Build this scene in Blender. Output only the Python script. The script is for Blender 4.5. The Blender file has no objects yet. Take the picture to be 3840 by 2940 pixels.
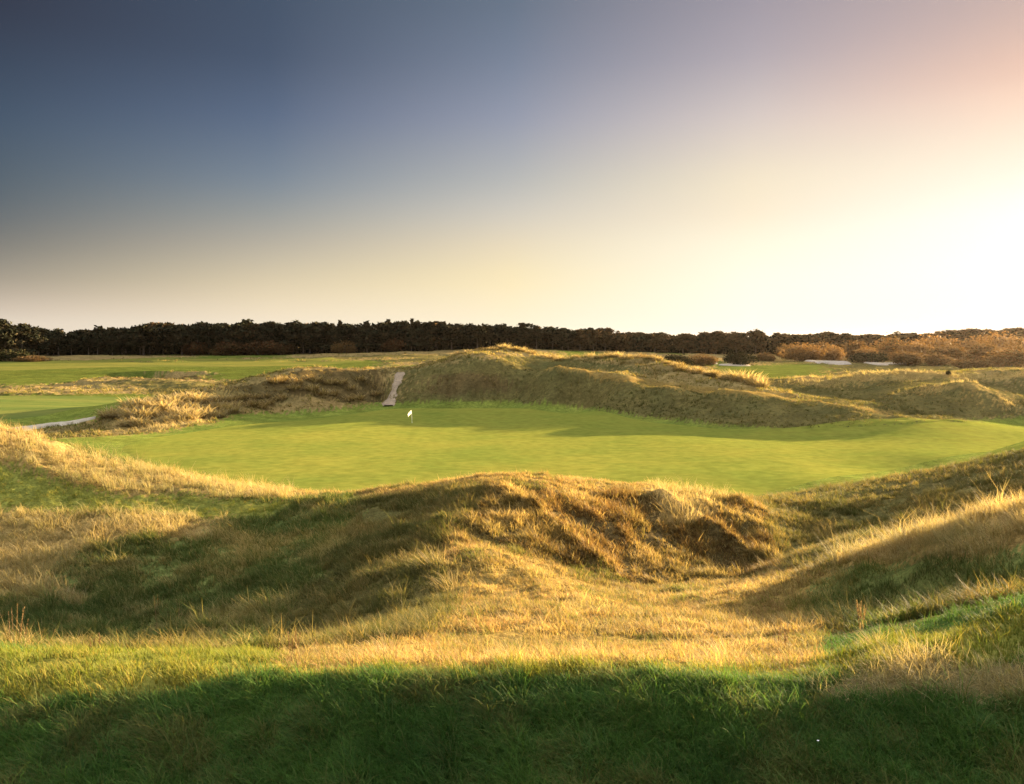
import bpy, math, random
import numpy as np
rng = np.random.default_rng(7)
random.seed(7)
R = math.radians
scn = bpy.context.scene
COL = scn.collection

# ------------------------------------------------------------------ camera model
FPX, CX, CY, HY = 1900.0, 1097.0, 840.0, 722.0
PITCH = math.atan((CY - HY) / FPX)
CP, SP = math.cos(PITCH), math.sin(PITCH)
EYE = 11.0                                   # eye height above the putting green (z = 0)
SUN_AZ, SUN_EL = R(50.0), R(6.9)
EXPOSURE = 3.2
K = 2.0 ** EXPOSURE


def P(px, py, d):
    """a point at forward distance d that is seen in the direction (px, py)"""
    xc, yc = (px - CX) / FPX, -(py - CY) / FPX
    dy, dz = CP + yc * SP, -SP + yc * CP
    return (xc / dy * d, d, dz / dy * d + EYE)


def project(x, y, z):
    z = z - EYE
    f = y * CP - z * SP
    u = y * SP + z * CP
    f = np.where(f < 0.05, 0.05, f)
    return CX + FPX * x / f, CY - FPX * u / f


# ------------------------------------------------------------------ noise
def _hash(ix, iy, s):
    h = (ix * 374761393 + iy * 668265263 + s * 974634777) & 0x7fffffff
    h = ((h ^ (h >> 13)) * 1274126177) & 0x7fffffff
    return ((h ^ (h >> 16)) & 0xffff) / 65535.0


def vnoise(x, y, s=0):
    ix, iy = np.floor(x).astype(np.int64), np.floor(y).astype(np.int64)
    fx, fy = x - ix, y - iy
    fx, fy = fx * fx * (3 - 2 * fx), fy * fy * (3 - 2 * fy)
    a, b = _hash(ix, iy, s), _hash(ix + 1, iy, s)
    c, d = _hash(ix, iy + 1, s), _hash(ix + 1, iy + 1, s)
    return (a + (b - a) * fx) * (1 - fy) + (c + (d - c) * fx) * fy


def fbm(x, y, octv=4, s=0, gain=0.5):
    t, a, n = 0.0, 1.0, 0.0
    for k in range(octv):
        t = t + a * (vnoise(x * 2 ** k + 17.3 * k, y * 2 ** k - 9.1 * k, s + k) * 2 - 1)
        n += a
        a *= gain
    return t / n


# ------------------------------------------------------------------ land form: surveyed points
PTS = []


DS = 1.0


def S(*rows):
    for px, py, d in rows:
        PTS.append(P(px, py, d * DS))


def G(z, *rows):
    """points given by direction px and forward distance, at a stated height relative to the eye"""
    for px, d in rows:
        PTS.append(((px - CX) / FPX * d, d, z + EYE))


# bank in front of the camera and its lip
for px in (-900, -350, 0, 550, 1100, 1650, 2194, 2700, 3300):
    S((px, 2150, 4.6))
S((-900, 1690, 6.5), (-350, 1680, 6.5), (0, 1680, 6.4), (550, 1680, 6.5), (1100, 1680, 6.5), (1650, 1680, 6.4), (2194, 1680, 6.2), (2700, 1670, 6.2), (3300, 1660, 6.2))
S((-900, 1470, 7.5), (-350, 1475, 7.4), (0, 1480, 7.4), (150, 1482, 7.4), (300, 1492, 7.35), (450, 1470, 7.5), (600, 1436, 7.7), (800, 1450, 7.6), (1000, 1455, 7.6), (1200, 1447, 7.65),
  (1400, 1440, 7.6), (1550, 1462, 7.5), (1650, 1480, 7.4), (1800, 1470, 7.5), (1950, 1440, 7.5), (2100, 1440, 7.4), (2194, 1420, 7.4), (2700, 1330, 7.6), (3300, 1250, 7.8))
S((-350, 1405, 10), (0, 1405, 10), (300, 1405, 9.8), (500, 1405, 9.6), (640, 1412, 9.0), (820, 1415, 8.8), (1000, 1415, 8.8), (1400, 1415, 8.8), (1650, 1415, 8.9),
  (1800, 1395, 8.9), (1930, 1372, 8.8), (2060, 1345, 8.8), (2194, 1300, 8.7), (2700, 1200, 9.0), (3300, 1130, 9.0))
# the hollow on the left and the dune above it
S((-300, 1390, 20), (0, 1388, 20), (300, 1390, 20), (500, 1388, 18), (0, 1330, 24), (300, 1330, 24), (-300, 1330, 23), (0, 1240, 27), (300, 1250, 27), (0, 1110, 32), (300, 1150, 30.5),
  (-300, 1220, 27), (-300, 1080, 32), (-300, 880, 38), (0, 928, 38), (90, 953, 38), (180, 986, 38), (300, 1016, 38), (450, 1044, 38), (150, 1064, 34.4), (300, 1080, 34.2), (450, 1110, 33))
S((-900, 1390, 18), (-900, 1150, 28), (-900, 850, 40))
# spine and left flank of the central mound
S((700, 1385, 17), (700, 1300, 21.5), (700, 1200, 26.5), (560, 1270, 25), (560, 1170, 29.5), (600, 1105, 32.5), (640, 1070, 36), (820, 1300, 20), (850, 1200, 25.5), (860, 1110, 30.5))
S((1000, 1385, 10.5), (1000, 1310, 16), (960, 1210, 22.8), (1010, 1110, 28.6))
# crest, face and foot of the mound
S((760, 1062, 36), (880, 1048, 35.5), (1000, 1030, 34.6), (1080, 1023, 34.3), (1160, 1028, 34.6), (1260, 1045, 35.2), (1340, 1058, 35.7), (1440, 1068, 36.2), (1540, 1080, 36.6), (1620, 1100, 36.6), (1665, 1130, 36))
S((1160, 1120, 30), (1300, 1130, 31.6), (1450, 1140, 33), (1580, 1150, 34.2), (1160, 1215, 26), (1300, 1235, 27.8), (1450, 1240, 29.3), (1580, 1225, 31.5), (1650, 1205, 32.5))
S((1300, 1300, 19), (1500, 1300, 20), (1300, 1385, 11), (1500, 1385, 11), (1150, 1300, 18), (1650, 1255, 22.5), (1650, 1330, 15.5))
# saddle on the right, smooth slope behind it
S((1740, 1215, 25.5), (1760, 1170, 30), (1720, 1110, 38), (1700, 1062, 46), (1800, 1045, 52), (1900, 1024, 50), (2000, 1008, 48), (2100, 988, 46.5), (2194, 967, 45), (2600, 900, 42), (3300, 850, 42))
S((1800, 1110, 38), (2000, 1100, 35), (2194, 1080, 32.5), (2000, 1150, 28), (1850, 1165, 28), (2600, 1020, 28), (3300, 960, 28))
# ridge with tall straw on the right
S((1700, 1245, 21), (1850, 1200, 19), (1950, 1190, 17.8), (2050, 1172, 16.6), (2150, 1148, 15.6), (2250, 1135, 15.2), (2700, 1090, 14.5), (3300, 1060, 14),
  (1900, 1300, 16), (2050, 1285, 14.9), (2194, 1270, 13.6), (1780, 1330, 14.5), (1850, 1350, 12.2), (2700, 1180, 11.5))
S((2110, 972, 58), (2194, 948, 60), (2400, 930, 60))
# the putting green and the low ground round it
Z0 = -11.0


def plane(d):
    return Z0 + .03 * (d - 60)


for d, a, b in ((60, 500, 1700), (68, 200, 2050), (78, 120, 2300), (89, 160, 2500)):
    G(plane(d), *[(px, d) for px in np.linspace(a, b, 8)])
G(plane(103), (700, 103), (900, 103), (1100, 103), (1300, 103)); G(plane(115), (850, 115), (1000, 115), (1130, 115))
G(-10.2, (500, 51), (900, 51), (1300, 51), (1600, 54))
G(-9.4, (300, 50), (60, 54))
G(-10.5, (-300, 75), (-700, 75)); G(-10.0, (-300, 100), (-900, 110)); G(-10.4, (3000, 80), (3500, 80)); G(-9.9, (2700, 96), (3300, 96))
# left hand ridge behind the green with its tail and knoll
DS = .93
S((215, 905, 112), (240, 886, 114), (281, 866, 117), (340, 858, 120), (406, 846, 124), (450, 838, 127), (542, 824, 133), (643, 811, 139), (741, 805, 146), (812, 806, 150))
S((240, 928, 102), (330, 928, 103), (450, 908, 110), (480, 878, 121), (560, 862, 129), (640, 851, 132), (720, 862, 136), (650, 882, 128), (760, 872, 136), (825, 862, 146))
DS = 1.0
G(-9.8, (643, 152), (500, 145), (400, 136)); G(-9.8, (300, 128)); G(-8.9, (741, 165))
# low ground and far fairways on the left
G(-9.95, (-300, 125), (0, 104), (120, 108), (0, 122), (150, 125), (-300, 160), (0, 155))
G(-9.9, (200, 155), (350, 165)); G(-9.9, (450, 195), (200, 200), (-100, 200), (-500, 200)); G(-9.2, (600, 215), (740, 200), (0, 232), (250, 232))
S((330, 812, 214), (330, 802, 228), (450, 804, 222))
G(-8.0, (0, 300), (300, 300), (600, 300), (750, 255), (-500, 300)); G(-7.3, (0, 345), (300, 345), (600, 340)); G(-6.4, (820, 345), (950, 330)); G(-5.6, (1000, 350), (1150, 350)); G(-7.4, (850, 245), (900, 270))
G(-7.9, (1250, 330))
# the main dune behind the green
DS = .88
S((832, 862, 148), (845, 832, 154), (858, 804, 161), (890, 792, 166), (935, 776, 172))
S((900, 800, 160), (973, 786, 155), (1070, 782, 152), (1177, 786, 147), (1250, 796, 142), (1329, 810, 136), (1427, 825, 130), (1540, 838, 125), (1640, 850, 121), (1800, 869, 116.5), (1900, 885, 113), (2050, 897, 112))
S((900, 860, 147), (1000, 856, 147), (1100, 853, 147), (1250, 868, 137), (1400, 890, 123), (1550, 906, 113.5), (1700, 913, 109), (1050, 822, 149.5), (1250, 835, 139), (1450, 862, 126))
S((980, 763, 170), (1041, 751, 173), (1080, 748, 174), (1115, 750, 173), (1160, 763, 170), (1261, 766, 166), (1346, 764, 162), (1428, 780, 154), (1500, 796, 148), (1570, 811, 142), (1630, 831, 134))
S((1250, 789, 155), (1400, 811, 142), (1540, 828, 135))
G(-5.7, (1250, 130.5)); G(-6.9, (1400, 119)); G(-8.0, (1540, 114)); G(-5.0, (1150, 138))
G(-7.0, (1100, 190), (1250, 185)); G(-8.2, (1400, 178)); G(-9.0, (1550, 165))
# ridges on the right behind it
S((1650, 824, 160), (1707, 814, 162), (1766, 824, 160), (1886, 809, 158), (1960, 805, 157), (2014, 803, 156), (2194, 800, 156), (2500, 795, 156), (3300, 790, 160),
  (1800, 860, 136), (1700, 848, 142), (1904, 852, 134), (1980, 837, 131), (2050, 829, 129), (2090, 836, 127), (2130, 858, 124), (2172, 888, 121), (2000, 885, 120), (2230, 870, 140), (2150, 845, 143), (2400, 880, 125), (2700, 890, 125))
DS = 1.0
G(-9.0, (1707, 172), (1886, 172), (2050, 172))
G(-8.9, (1700, 235), (1900, 250), (2194, 235)); G(-8.6, (1800, 300), (2050, 300)); G(-9.0, (2194, 300)); G(-8.0, (1450, 240)); G(-8.4, (1500, 300), (1650, 380), (2000, 380), (2400, 380)); G(-6.5, (1300, 390))
G(-8.0, (3000, 300), (-1200, 300))
for az in (-60, -40, -25, -10, 5, 20, 35, 50, 65):
    for r, z in ((520, -6.0), (900, -6.0), (1600, -6.0)):
        PTS.append((r * math.sin(R(az)), r * math.cos(R(az)), z + EYE))

PTS = np.array(PTS)
_az = np.arctan2(PTS[:, 0], PTS[:, 1]); _lr = np.log(np.hypot(PTS[:, 0], PTS[:, 1]))


def _phi(r2):
    return 0.5 * r2 * np.log(r2 + 1e-12)


n = len(PTS)
_r2 = (_az[:, None] - _az[None, :]) ** 2 + (_lr[:, None] - _lr[None, :]) ** 2
A = np.zeros((n + 3, n + 3)); A[:n, :n] = _phi(_r2)
A[:n, :n] += np.eye(n) * 2e-5
A[:n, n] = 1; A[:n, n + 1] = _az; A[:n, n + 2] = _lr
A[n:, :n] = A[:n, n:].T
wgt = np.linalg.solve(A, np.concatenate([PTS[:, 2], np.zeros(3)]))
GA0, GA1, GNA = -0.95, 1.05, 900
GL0, GL1, GNL = math.log(4.5), math.log(1500.0), 1100
ga = np.linspace(GA0, GA1, GNA); gl = np.linspace(GL0, GL1, GNL)
grid = np.zeros((GNA, GNL))
for i in range(GNA):
    r2 = (ga[i] - _az[None, :]) ** 2 + (gl[:, None] - _lr[None, :]) ** 2
    grid[i] = _phi(r2) @ wgt[:n] + wgt[n] + wgt[n + 1] * ga[i] + wgt[n + 2] * gl


def lookup(az, lr):
    u = np.clip((az - GA0) / (GA1 - GA0) * (GNA - 1), 0, GNA - 1.001)
    v = np.clip((lr - GL0) / (GL1 - GL0) * (GNL - 1), 0, GNL - 1.001)
    i, j = u.astype(int), v.astype(int)
    fu, fv = u - i, v - j
    return (grid[i, j] * (1 - fu) + grid[i + 1, j] * fu) * (1 - fv) + (grid[i, j + 1] * (1 - fu) + grid[i + 1, j + 1] * fu) * fv


# ------------------------------------------------------------------ ground cover
LUSH, LAWN, STRAW, HEATH, OLIVE, GOLD, MOWN, SHADY, LAID, ROUGH = range(10)
COVER = [  # polygon in view directions, range of distance, cover
    ((-400, 1395, 640, 1395, 600, 1438, 300, 1500, -400, 1492), 6.6, 12, LAWN),
    ((600, 1380, 1750, 1380, 1750, 1462, 1500, 1450, 1000, 1448, 600, 1442), 7, 11.5, GOLD),
    ((600, 1426, 1000, 1432, 1400, 1430, 1750, 1440, 1750, 1470, 1500, 1455, 1000, 1456, 600, 1450), 6.9, 9.2, LAWN),
    ((1650, 1470, 1760, 1405, 1900, 1375, 2194, 1300, 2400, 1250, 2400, 1400, 2100, 1420, 1850, 1440), 7, 10, LAWN),
    ((1730, 1500, 1820, 1450, 1960, 1420, 2060, 1425, 2400, 1420, 2400, 1500, 2000, 1500, 1800, 1500), 6.5, 9, LAID),
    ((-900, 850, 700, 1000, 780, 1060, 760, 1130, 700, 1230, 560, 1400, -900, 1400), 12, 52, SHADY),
    ((-900, 800, 0, 915, 200, 975, 480, 1030, 680, 1045, 680, 1078, 400, 1072, 150, 1040, -900, 1010), 25, 52, STRAW),
    ((-900, 1010, 0, 1000, 150, 1040, 400, 1072, 640, 1082, 560, 1120, 450, 1112, 240, 1098, -900, 1092), 25, 52, LAWN),
    ((-900, 1090, 0, 1090, 240, 1095, 490, 1105, 440, 1150, 280, 1170, 120, 1215, 60, 1260, -900, 1350), 20, 40, STRAW),
    ((-100, 1190, 60, 1180, 190, 1290, 160, 1315, -100, 1240), 20, 40, STRAW),
    ((640, 1030, 900, 1010, 1250, 1010, 1460, 1045, 1480, 1072, 1250, 1056, 1000, 1044, 640, 1086), 30, 45, GOLD),
    ((1040, 1052, 1450, 1062, 1640, 1085, 1670, 1225, 1400, 1262, 1150, 1215, 1010, 1140), 24, 40, HEATH),
    ((980, 1130, 1130, 1180, 1400, 1262, 1660, 1225, 1790, 1225, 1760, 1400, 900, 1400, 985, 1300, 930, 1215), 9, 31, GOLD),
    ((1380, 1040, 1480, 1030, 1560, 1060, 1500, 1140, 1420, 1120), 30, 40, STRAW),
    ((1730, 1175, 1850, 1140, 2150, 1060, 2500, 1000, 2500, 1150, 2194, 1165, 2040, 1190, 1860, 1212, 1760, 1215), 11, 23, STRAW),
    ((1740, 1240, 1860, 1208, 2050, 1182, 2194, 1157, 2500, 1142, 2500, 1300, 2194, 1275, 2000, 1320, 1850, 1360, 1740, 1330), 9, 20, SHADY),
    ((90, 940, 330, 930, 460, 905, 500, 884, 620, 868, 830, 866, 1000, 858, 1100, 855, 1250, 871, 1400, 893, 1550, 909, 1700, 917, 1900, 909, 2060, 898, 2900, 890, 2900, 1000, 2000, 1020, 1760, 1060, 1500, 1200, 300, 1200, 100, 1000), 54, 140, MOWN),
    ((500, 885, 560, 862, 640, 846, 730, 862, 780, 872, 640, 884), 100, 142, ROUGH),
    ((-900, 852, 330, 845, 400, 852, 250, 885, 180, 905, 60, 930, -900, 940), 95, 190, MOWN),
    ((-900, 772, 100, 772, 330, 778, 500, 776, 800, 772, 840, 782, 740, 792, 420, 800, 230, 806, 60, 822, -900, 830), 200, 340, MOWN),
    ((214, 786, 438, 784, 440, 820, 214, 820), 208, 233, HEATH),  # dark cover laid in the pit to stand for its shade
    ((860, 782, 1000, 778, 900, 800), 170, 290, MOWN),
    ((1540, 785, 1750, 780, 1790, 800, 1650, 806, 1540, 800), 180, 320, MOWN),
    ((826, 866, 870, 798, 960, 780, 1177, 776, 1330, 803, 1430, 818, 1640, 843, 1900, 880, 2060, 896, 1900, 912, 1700, 920, 1550, 912, 1400, 896, 1250, 873, 1100, 858), 88, 150, OLIVE),
    ((1640, 838, 1707, 818, 1766, 827, 1886, 813, 2014, 808, 2300, 806, 2300, 900, 2172, 892, 2060, 905, 1900, 884), 100, 152, OLIVE),
    ((1650, 828, 1707, 810, 1766, 818, 1886, 803, 2014, 797, 2300, 796, 2300, 808, 2014, 809, 1886, 814, 1766, 829, 1707, 820), 120, 165, STRAW),  # pale strip along the crest, painting its sunlit edge
    ((1904, 853, 1980, 834, 2050, 822, 2095, 828, 2135, 852, 2180, 888, 2160, 890, 2120, 860, 2080, 840, 2040, 836, 1980, 843), 98, 140, STRAW),  # likewise a pale cover strip for the nearer crest's lit edge
    ((1170, 788, 1170, 779, 1250, 788, 1329, 802, 1427, 817, 1540, 831, 1640, 843, 1800, 863, 1920, 882, 1900, 890, 1800, 874, 1640, 855, 1540, 844, 1427, 830, 1329, 815, 1250, 800), 92, 136, GOLD),  # bright strip painted along the inner crest as its sunlit line
    ((440, 835, 640, 800, 820, 795, 820, 862, 740, 864, 640, 845, 560, 862, 470, 880), 100, 155, HEATH),
    ((215, 905, 290, 855, 440, 830, 540, 852, 520, 880, 440, 905, 330, 930, 250, 930), 88, 128, STRAW),
    ((860, 800, 980, 755, 1090, 742, 1250, 765, 1430, 775, 1630, 830, 1640, 848, 1430, 800, 1250, 777, 1100, 762, 960, 772, 880, 798), 105, 165, ROUGH),
    ((900, 846, 930, 806, 990, 796, 1090, 806, 1110, 840, 1040, 834, 1000, 850), 112, 150, HEATH),
]


def inside(px, py, poly):
    xs, ys = poly[0::2], poly[1::2]
    r = np.zeros(px.shape, bool)
    j = len(xs) - 1
    for i in range(len(xs)):
        with np.errstate(divide='ignore', invalid='ignore'):
            c = ((ys[i] > py) != (ys[j] > py)) & (px < (xs[j] - xs[i]) * (py - ys[i]) / (ys[j] - ys[i] + 1e-9) + xs[i])
        r ^= c
        j = i
    return r


def cover(x, y, z, jit=1.0):
    r = np.hypot(x, y)
    px, py = project(x, y, z)
    s = jit * np.clip(r / 30, 0.5, 1.0)
    m = np.where((r > 54) & (r < 112), 0.35, 1.0)
    pa, pl = np.arctan2(x, y), np.log(np.maximum(r, .1))
    px = px + 30 * s * m * fbm(pa * 18, pl * 18, 4, 50)
    py = py + np.where(r > 95, 5, 20) * m * fbm(pa * 14, pl * 14, 4, 60)
    t = np.full(r.shape, OLIVE)
    t[r < 11] = LUSH
    nz = fbm(x / 30, y / 45, 3, 71)
    t[(r > 100)] = ROUGH
    t[(r > 185) & (nz > 0.26)] = MOWN
    t[(r > 130) & (r < 330) & (nz < -0.22)] = OLIVE
    for poly, r0, r1, k in COVER:
        t = np.where((r > r0) & (r < r1) & inside(px, py, poly), k, t)
    return t


ROUGHNESS = np.array([.35, .3, 1.3, 1.2, .85, 1.0, .06, 1.4, .5, .9])


def base_height(x, y):
    az = np.arctan2(x, y); r = np.hypot(x, y); lr = np.log(np.maximum(r, 1e-3))
    z = lookup(np.clip(az, GA0, GA1), lr)
    mean = np.interp(r, [0, 4.5, 6.5, 8, 12, 20, 60, 150, 400, 1e5], [-3.2, -3.2, -3.3, -3.0, -4.2, -6.2, -9.5, -10, -7, -6]) + EYE
    b = np.clip((np.abs(az) - 0.9) / 0.9, 0, 1); b = b * b * (3 - 2 * b)
    b = np.maximum(b, np.clip((5.2 - r) / 1.5, 0, 1))
    z = z * (1 - b) + mean * b
    f = np.clip((r - 900) / 500, 0, 1)
    return z * (1 - f) + (EYE - 6.0) * f


def ribs(x, y):
    """slanting ribs of old turf on the right hand face of the mound, one at a time"""
    h = 0.0
    for (px0, py0, d0, px1, py1, d1, hh, w) in ((1060, 1075, 32.0, 1290, 1215, 28.2, .30, .5), (1170, 1060, 33.2, 1330, 1160, 31, .12, .5), (1420, 1075, 35.6, 1650, 1200, 32.2, .42, .45),
                                               (1340, 1130, 32.2, 1540, 1225, 30.8, .10, .6), (1500, 1085, 36, 1650, 1130, 35.0, .22, .5), (930, 1150, 28, 1050, 1230, 23.5, .16, .8), (1060, 1220, 24.5, 1250, 1290, 19, .14, .9)):
        a, b = np.array(P(px0, py0, d0))[:2], np.array(P(px1, py1, d1))[:2]
        ab = b - a
        t = np.clip(((x - a[0]) * ab[0] + (y - a[1]) * ab[1]) / (ab @ ab), 0, 1)
        dd = np.hypot(x - a[0] - t * ab[0], y - a[1] - t * ab[1])
        h = h + hh * np.exp(-(dd / w) ** 2) * (1 + .7 * fbm(x / .8, y / .8, 3, 77))
    return h


def height(x, y, with_cover=None):
    z = base_height(x, y)
    t = cover(x, y, z, .6) if with_cover is None else with_cover
    r = np.hypot(x, y)
    rg = ROUGHNESS[t]
    far = np.clip((r - 70) / 60, 0, 1)
    big = fbm(x / 2.6, y / 2.6, 4, 3) * 0.16 * (1 - far) + fbm(x / 9, y / 9, 4, 4) * 0.75 * far
    near = np.clip((r - 8.5) / 6, .18, 1)
    big = big + fbm(x / 2.4, y / 2.4, 3, 14) * .38 * far * (r < 260) + fbm(x / 22, y / 16, 3, 15) * 1.0 * np.clip((r - 165) / 40, 0, 1) * (r < 345)
    z = z + rg * big * near
    z = z + np.where(t == HEATH, 1, .6) * (t != MOWN) * np.abs(fbm(x / .7, y / .7, 3, 9)) * 0.27 * near * (1 - far)
    sel = (r > 15) & (r < 45)
    z = z + np.where(sel, ribs(x, y), 0)
    c = P(328, 808, 222)
    e = np.hypot((x - c[0]) / 10.5, (y - c[1]) / 4.0)
    z = z - 2.6 * np.exp(-e ** 4) + 0.9 * np.exp(-((y - c[1] - 6.5) / 3.0) ** 2 - ((x - c[0]) / 13) ** 2)
    return z


# ------------------------------------------------------------------ mesh helpers
def np_mesh(name, verts, faces_list, cols=None, smooth=False):
    """faces_list: list of int arrays (n, k)"""
    me = bpy.data.meshes.new(name)
    verts = np.asarray(verts, np.float32)
    me.vertices.add(len(verts)); me.vertices.foreach_set('co', verts.ravel())
    nl = sum(f.size for f in faces_list); nf = sum(len(f) for f in faces_list)
    me.loops.add(nl); me.polygons.add(nf)
    me.loops.foreach_set('vertex_index', np.concatenate([f.ravel() for f in faces_list]).astype(np.int32))
    tot = np.concatenate([np.full(len(f), f.shape[1], np.int32) for f in faces_list])
    st = np.concatenate([[0], np.cumsum(tot)[:-1]]).astype(np.int32)
    me.polygons.foreach_set('loop_start', st)
    me.polygons.foreach_set('use_smooth', np.full(nf, smooth, bool))
    me.update(calc_edges=True)
    if cols is not None:
        a = me.color_attributes.new('Col', 'FLOAT_COLOR', 'POINT')
        c = np.ones((len(verts), 4), np.float32); c[:, :3] = cols
        a.data.foreach_set('color', c.ravel())
    return me


def link(name, me, mat, parent=None, **props):
    o = bpy.data.objects.new(name, me)
    COL.objects.link(o)
    if me is not None and mat is not None:
        me.materials.clear(); me.materials.append(mat)
    if parent is not None:
        o.parent = parent
    for k, v in props.items():
        o[k] = v
    return o


def tag(o, label, cat, group=None):
    o['label'] = label; o['category'] = cat
    if group:
        o['group'] = group
    return o


# ------------------------------------------------------------------ materials
def new_mat(name):
    m = bpy.data.materials.new(name); m.use_nodes = True
    nt = m.node_tree; nt.nodes.clear()
    return m, nt, nt.nodes.new('ShaderNodeOutputMaterial')


def attr_mat(name, trans=0.35, rough=0.6, spec=0.15, tcol=(1, .95, .6), noise=0.0, scale=1.0):
    m, nt, out = new_mat(name); N, L = nt.nodes, nt.links
    at = N.new('ShaderNodeAttribute'); at.attribute_name = 'Col'
    p = N.new('ShaderNodeBsdfPrincipled'); p.inputs['Roughness'].default_value = rough; p.inputs['Specular IOR Level'].default_value = spec
    c = at.outputs['Color']
    if noise:
        tx = N.new('ShaderNodeTexNoise'); tx.inputs['Scale'].default_value = scale; tx.inputs['Detail'].default_value = 3
        mp = N.new('ShaderNodeMapRange'); mp.inputs[1].default_value = .3; mp.inputs[2].default_value = .7; mp.inputs[3].default_value = 1 - noise; mp.inputs[4].default_value = 1 + noise
        mx = N.new('ShaderNodeVectorMath'); mx.operation = 'SCALE'
        L.new(tx.outputs['Fac'], mp.inputs[0]); L.new(c, mx.inputs[0]); L.new(mp.outputs[0], mx.inputs['Scale']); c = mx.outputs[0]
    L.new(c, p.inputs['Base Color'])
    if trans:
        t = N.new('ShaderNodeBsdfTranslucent'); tm = N.new('ShaderNodeVectorMath'); tm.operation = 'MULTIPLY'; tm.inputs[1].default_value = tcol
        L.new(c, tm.inputs[0]); L.new(tm.outputs[0], t.inputs['Color'])
        mix = N.new('ShaderNodeMixShader'); mix.inputs[0].default_value = trans
        L.new(p.outputs[0], mix.inputs[1]); L.new(t.outputs[0], mix.inputs[2]); L.new(mix.outputs[0], out.inputs['Surface'])
    else:
        L.new(p.outputs[0], out.inputs['Surface'])
    return m


def ground_mat():
    m, nt, out = new_mat('turf_ground'); N, L = nt.nodes, nt.links
    at = N.new('ShaderNodeAttribute'); at.attribute_name = 'Col'
    geo = N.new('ShaderNodeNewGeometry')
    cam = None
    p = N.new('ShaderNodeBsdfPrincipled'); p.inputs['Roughness'].default_value = 1; p.inputs['Specular IOR Level'].default_value = 0
    c = at.outputs['Color']
    for sc, lo, hi in ((.35, .75, 1.25), (2.2, .7, 1.3), (11, .65, 1.35)):
        tx = N.new('ShaderNodeTexNoise'); tx.inputs['Scale'].default_value = sc; tx.inputs['Detail'].default_value = 4
        mp = N.new('ShaderNodeMapRange'); mp.inputs[1].default_value = .3; mp.inputs[2].default_value = .7; mp.inputs[3].default_value = lo; mp.inputs[4].default_value = hi
        mx = N.new('ShaderNodeVectorMath'); mx.operation = 'SCALE'
        L.new(geo.outputs['Position'], tx.inputs['Vector']); L.new(tx.outputs['Fac'], mp.inputs[0])
        L.new(c, mx.inputs[0]); L.new(mp.outputs[0], mx.inputs['Scale']); c = mx.outputs[0]
    L.new(c, p.inputs['Base Color'])
    tx = N.new('ShaderNodeTexNoise'); tx.inputs['Scale'].default_value = 5; tx.inputs['Detail'].default_value = 6; tx.inputs['Roughness'].default_value = .65
    b = N.new('ShaderNodeBump'); b.inputs['Strength'].default_value = .6; b.inputs['Distance'].default_value = .12
    L.new(geo.outputs['Position'], tx.inputs['Vector']); L.new(tx.outputs['Fac'], b.inputs['Height']); L.new(b.outputs[0], p.inputs['Normal'])
    L.new(p.outputs[0], out.inputs['Surface'])
    return m


def sheet_mat(name, c1, c2, scale=(1, 1, 1), bump=.05, bscale=14.0, big=.12):
    """short turf or sand: two tones of one colour in soft uneven bands, small bumps"""
    m, nt, out = new_mat(name); N, L = nt.nodes, nt.links
    geo = N.new('ShaderNodeNewGeometry')
    mul = N.new('ShaderNodeVectorMath'); mul.operation = 'MULTIPLY'; mul.inputs[1].default_value = scale
    L.new(geo.outputs['Position'], mul.inputs[0])
    t1 = N.new('ShaderNodeTexNoise'); t1.inputs['Scale'].default_value = big; t1.inputs['Detail'].default_value = 6; t1.inputs['Roughness'].default_value = .7
    L.new(mul.outputs[0], t1.inputs['Vector'])
    rp = N.new('ShaderNodeValToRGB'); rp.color_ramp.elements[0].position = .34; rp.color_ramp.elements[1].position = .66
    rp.color_ramp.elements[0].color = (*c1, 1); rp.color_ramp.elements[1].color = (*c2, 1)
    L.new(t1.outputs['Fac'], rp.inputs[0])
    t2 = N.new('ShaderNodeTexNoise'); t2.inputs['Scale'].default_value = 1.4; t2.inputs['Detail'].default_value = 4
    L.new(mul.outputs[0], t2.inputs['Vector'])
    mp = N.new('ShaderNodeMapRange'); mp.inputs[1].default_value = .3; mp.inputs[2].default_value = .7; mp.inputs[3].default_value = .84; mp.inputs[4].default_value = 1.16
    L.new(t2.outputs['Fac'], mp.inputs[0])
    sc = N.new('ShaderNodeVectorMath'); sc.operation = 'SCALE'
    L.new(rp.outputs[0], sc.inputs[0]); L.new(mp.outputs[0], sc.inputs['Scale'])
    p = N.new('ShaderNodeBsdfPrincipled'); p.inputs['Roughness'].default_value = 1; p.inputs['Specular IOR Level'].default_value = 0
    L.new(sc.outputs[0], p.inputs['Base Color'])
    t3 = N.new('ShaderNodeTexNoise'); t3.inputs['Scale'].default_value = bscale; t3.inputs['Detail'].default_value = 5; t3.inputs['Roughness'].default_value = .7
    L.new(geo.outputs['Position'], t3.inputs['Vector'])
    b = N.new('ShaderNodeBump'); b.inputs['Strength'].default_value = 1.0; b.inputs['Distance'].default_value = bump
    L.new(t3.outputs['Fac'], b.inputs['Height']); L.new(b.outputs[0], p.inputs['Normal'])
    L.new(p.outputs[0], out.inputs['Surface'])
    return m


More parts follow.
